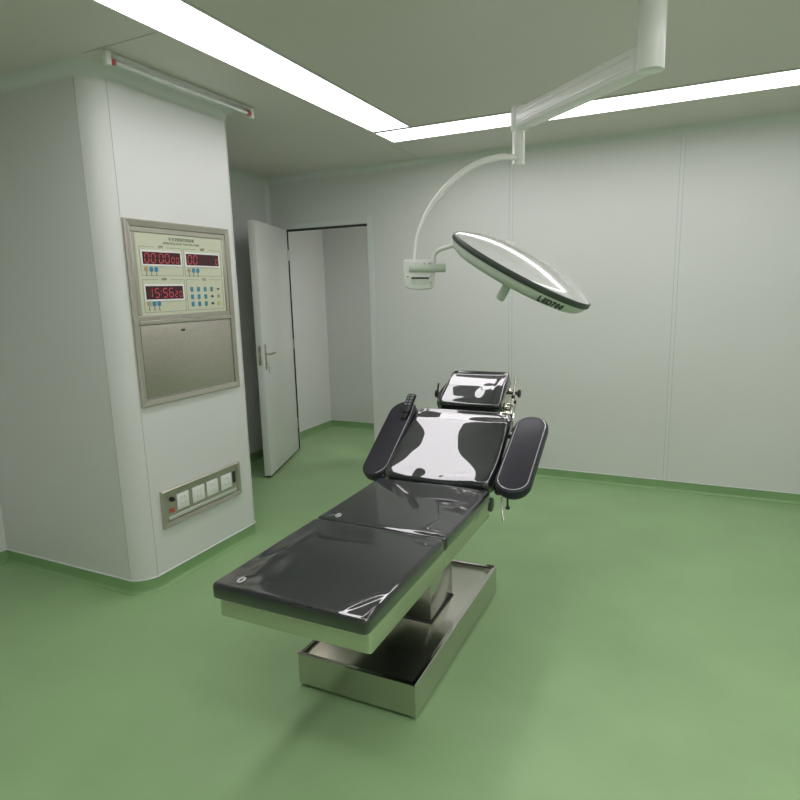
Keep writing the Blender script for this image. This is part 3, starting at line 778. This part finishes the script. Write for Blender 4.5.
# curved spring arm
arc = [(-0.744, 2.884, 2.190), (-0.775, 2.812, 2.177), (-0.806, 2.797, 2.175), (-0.867, 2.765, 2.160), (-0.926, 2.731, 2.132), (-0.985, 2.693, 2.084), (-1.042, 2.653, 2.019), (-1.087, 2.616, 1.947), (-1.119, 2.584, 1.861), (-1.130, 2.566, 1.795), (-1.132, 2.554, 1.725)]
arc[0] = (-0.752, 2.860, 2.178); arc[1] = (-0.777, 2.828, 2.178)
b = nb(); tube(b, arc, [0.0125, 0.0135, 0.014, 0.0145, 0.0145, 0.014, 0.0125, 0.010, 0.008, 0.007, 0.0065], 14, smooth=4); lobj('spring_arm', b, M['lamp_white'])
# joint box with grip slot
q = Vector((0.92, 0.392, 0)).normalized(); nrm = Vector((q.y, -q.x, 0))
JM = basis(q, Vector((0, 0, 1)), nrm, Vector((-1.098, 2.534, 1.667))) @ RZ(math.radians(-1.5)) @ Matrix.Diagonal((1.06, 1.0, 1.0, 1.0))
b = nb(); P = [(-0.066, 0.060), (-0.070, 0.050), (-0.064, -0.055), (-0.052, -0.066), (-0.02, -0.071), (0.03, -0.071), (0.052, -0.066), (0.062, -0.055), (0.064, 0.052), (0.058, 0.062)]
prism(b, P, -0.03, 0.022, JM, 0.006, 3); jb = lobj('joint_box', b, M['lamp_white'])
b = nb(); prism(b, [(x*0.80+(-0.002), y*0.46-0.036) for x, y in P], 0.0222, 0.030, JM, 0.003, 2)
lobj('grip_plate', b, M['lamp_white'], jb)
b = nb(); prism(b, rrect(0.078, 0.030, 0.010, 5, 0.002, -0.034), 0.0302, 0.0312, JM)
lobj('grip_slot', b, M['lamp_under'], jb)
b = nb(); prism(b, rrect(0.076, 0.008, 0.0036, 4, 0.002, -0.020), 0.0312, 0.0322, JM); lobj('slot_painted_shadow', b, M['gasket'], jb)  # dark strip paints the shadow under the slot's upper edge
b = nb(); a_ = JM @ Vector((-0.045, 0.024, 0.024)); c_ = JM @ Vector((0.108, 0.024, 0.024)); cyl(b, a_, c_, 0.019, segs=24, bev=0.003); lobj('pivot_cylinder', b, M['lamp_under'], jb)
for (x, y) in ((0.018, 0.042), (0.042, 0.042), (0.045, -0.012), (0.045, -0.040), (-0.05, -0.014)):
    b = nb(); cyl(b, JM @ Vector((x, y, 0.0222)), JM @ Vector((x, y, 0.040 if y > 0 else 0.033)), 0.0028, segs=10); lobj('screw', b, M['gasket'], jb)

# lamp head
ac = Vector((0.43, -0.825, -0.367)); ac.normalize()
Rt = R3.transposed()
az = (Rt @ ac).normalized()
cen = Vector((-0.661, 2.628, 1.672))
rayv = (cen-Vector((0, 0, 1.6))).normalized()
major = rayv.cross(az).normalized()          # to the right in the picture
if (R3 @ major).x < 0: major = -major
wv = az.cross(major)                          # in-plane, sign fixed below
if wv.dot(rayv) > 0: wv = -wv                # wv points to the viewer's side
HM = basis(major, az.cross(major), az, cen)
Rr = 0.343
HM = HM @ Matrix.Scale(0.955, 4)
b = nb()
prof = [(0, 0.080), (0.06, 0.079), (0.12, 0.075), (0.18, 0.067), (0.235, 0.055), (0.285, 0.040), (0.32, 0.026), (0.337, 0.015), (0.340, 0.011), (0.30, 0.011), (0, 0.011)]
lathe(b, prof, HM, 96); hdm = lobj('lamp_dome', b, M['dome'], angle=50)
b = nb(); lathe(b, [(0.31, 0.0109), (Rr, 0.0109), (Rr+0.003, 0.006), (Rr+0.003, -0.010), (Rr, -0.0145), (0.31, -0.0145), (0.31, 0.0109)], HM, 96); lobj('rim_gasket', b, M['gasket'], angle=40)['label'] = 'dark band round the lamp rim'
b = nb(); lathe(b, [(0.33, -0.0146), (0.338, -0.0146), (0.332, -0.030), (0.318, -0.048), (0.298, -0.058), (0.285, -0.058), (0.285, -0.050), (0.0, -0.050), (0.0, -0.0146), (0.33, -0.0146)], HM, 96); un = lobj('lamp_underside', b, M['lamp_under'], angle=40)
b = nb(); lathe(b, [(0, -0.0502), (0.2845, -0.0502), (0.2845, -0.054), (0, -0.056)], HM, 72); lobj('lens', b, M['lens'], un)
b = nb(); lathe(b, [(0, -0.0565), (0.030, -0.0565), (0.027, -0.066), (0.021, -0.070), (0.019, -0.082), (0.021, -0.150), (0.019, -0.165), (0.012, -0.168), (0, -0.168)], HM @ T(-0.02, 0, 0), 28); lobj('centre_handle', b, M['lamp_under'], un)
b = nb(); lathe(b, [(0, 0.070), (0.022, 0.070), (0.022, 0.083), (0.018, 0.088), (0, 0.089)], HM @ T(-0.10, 0, 0.0), 20); lobj('dome_cap', b, M['lamp_white'], hdm)
# lettering round the underside rim
word = 'LED700'
sg = 1 if (HM.to_3x3() @ Vector((0, 1, 0))).dot(wv) > 0 else -1
for k, ch in enumerate(word):
    ph = math.radians(22+4.0*k)
    dirl = (wv*math.cos(ph)+major*math.sin(ph)).normalized()
    rightl = (major*math.cos(ph)-wv*math.sin(ph)).normalized()
    slope = math.atan2(0.014, 0.033)
    upl = (az*math.cos(slope)+dirl*math.sin(slope)).normalized(); nl = rightl.cross(upl)
    if nl.dot(dirl) < 0: nl = -nl
    pos = cen + (dirl*0.3275 + az*(-0.0385))*0.955 + nl*0.0012
    b = text_bm(ch, 0.033, basis(rightl, upl, nl, pos), 0.0006, 0.0014)
    b2 = b; lobj('lettering', b2, M['gasket'], un, smooth=False)
# bent yoke tube from joint box to the lamp head
eye = Vector((0, 0, 1.6))
def view_pt(px, py, dep):
    c = Vector(((px-400)/601.85, (py-400)/601.85, 1.0)); return eye + (Rt @ c)*dep
yk = [view_pt(434, 263, 2.68), view_pt(434, 257, 2.68), view_pt(435.5, 253, 2.675), view_pt(440, 249.5, 2.66), view_pt(448, 247, 2.64), view_pt(457, 245, 2.62), view_pt(466, 246.5, 2.60)]
b = nb(); tube(b, [tuple(p) for p in yk], 0.0095, 14, smooth=5); lobj('yoke_tube', b, M['lamp_white'])

# ------------------------------------------------------------------ world, camera
w = bpy.data.worlds.new('World'); bpy.context.scene.world = w; w.use_nodes = True
w.node_tree.nodes['Background'].inputs['Color'].default_value = (0.6, 0.65, 0.6, 1)
w.node_tree.nodes['Background'].inputs['Strength'].default_value = 0.05

cam = bpy.data.cameras.new('Camera'); co = bpy.data.objects.new('Camera', cam); C.objects.link(co)
cam.sensor_width = 36; cam.lens = 36*601.85/800; cam.clip_start = 0.05
yaw, pitch, roll = -0.446508780, 0.181824959, -0.0263384597
cyw, syw = math.cos(yaw), math.sin(yaw)
r_ = Vector((cyw, -syw, 0)); f_ = Vector((syw, cyw, 0)); u_ = Vector((0, 0, 1))
cp, spp = math.cos(pitch), math.sin(pitch)
f2 = f_*cp-u_*spp; u2 = u_*cp+f_*spp
cr, sr = math.cos(roll), math.sin(roll)
r3 = r_*cr+u2*sr; u3 = u2*cr-r_*sr
co.matrix_world = basis(r3, u3, -f2, Vector((0, 0, 1.6)))
S = bpy.context.scene; S.camera = co
S.view_settings.view_transform = 'Standard'; S.view_settings.look = 'None'
S.view_settings.exposure = 0.0; S.view_settings.gamma = 1.0; S.view_settings.use_curve_mapping = False
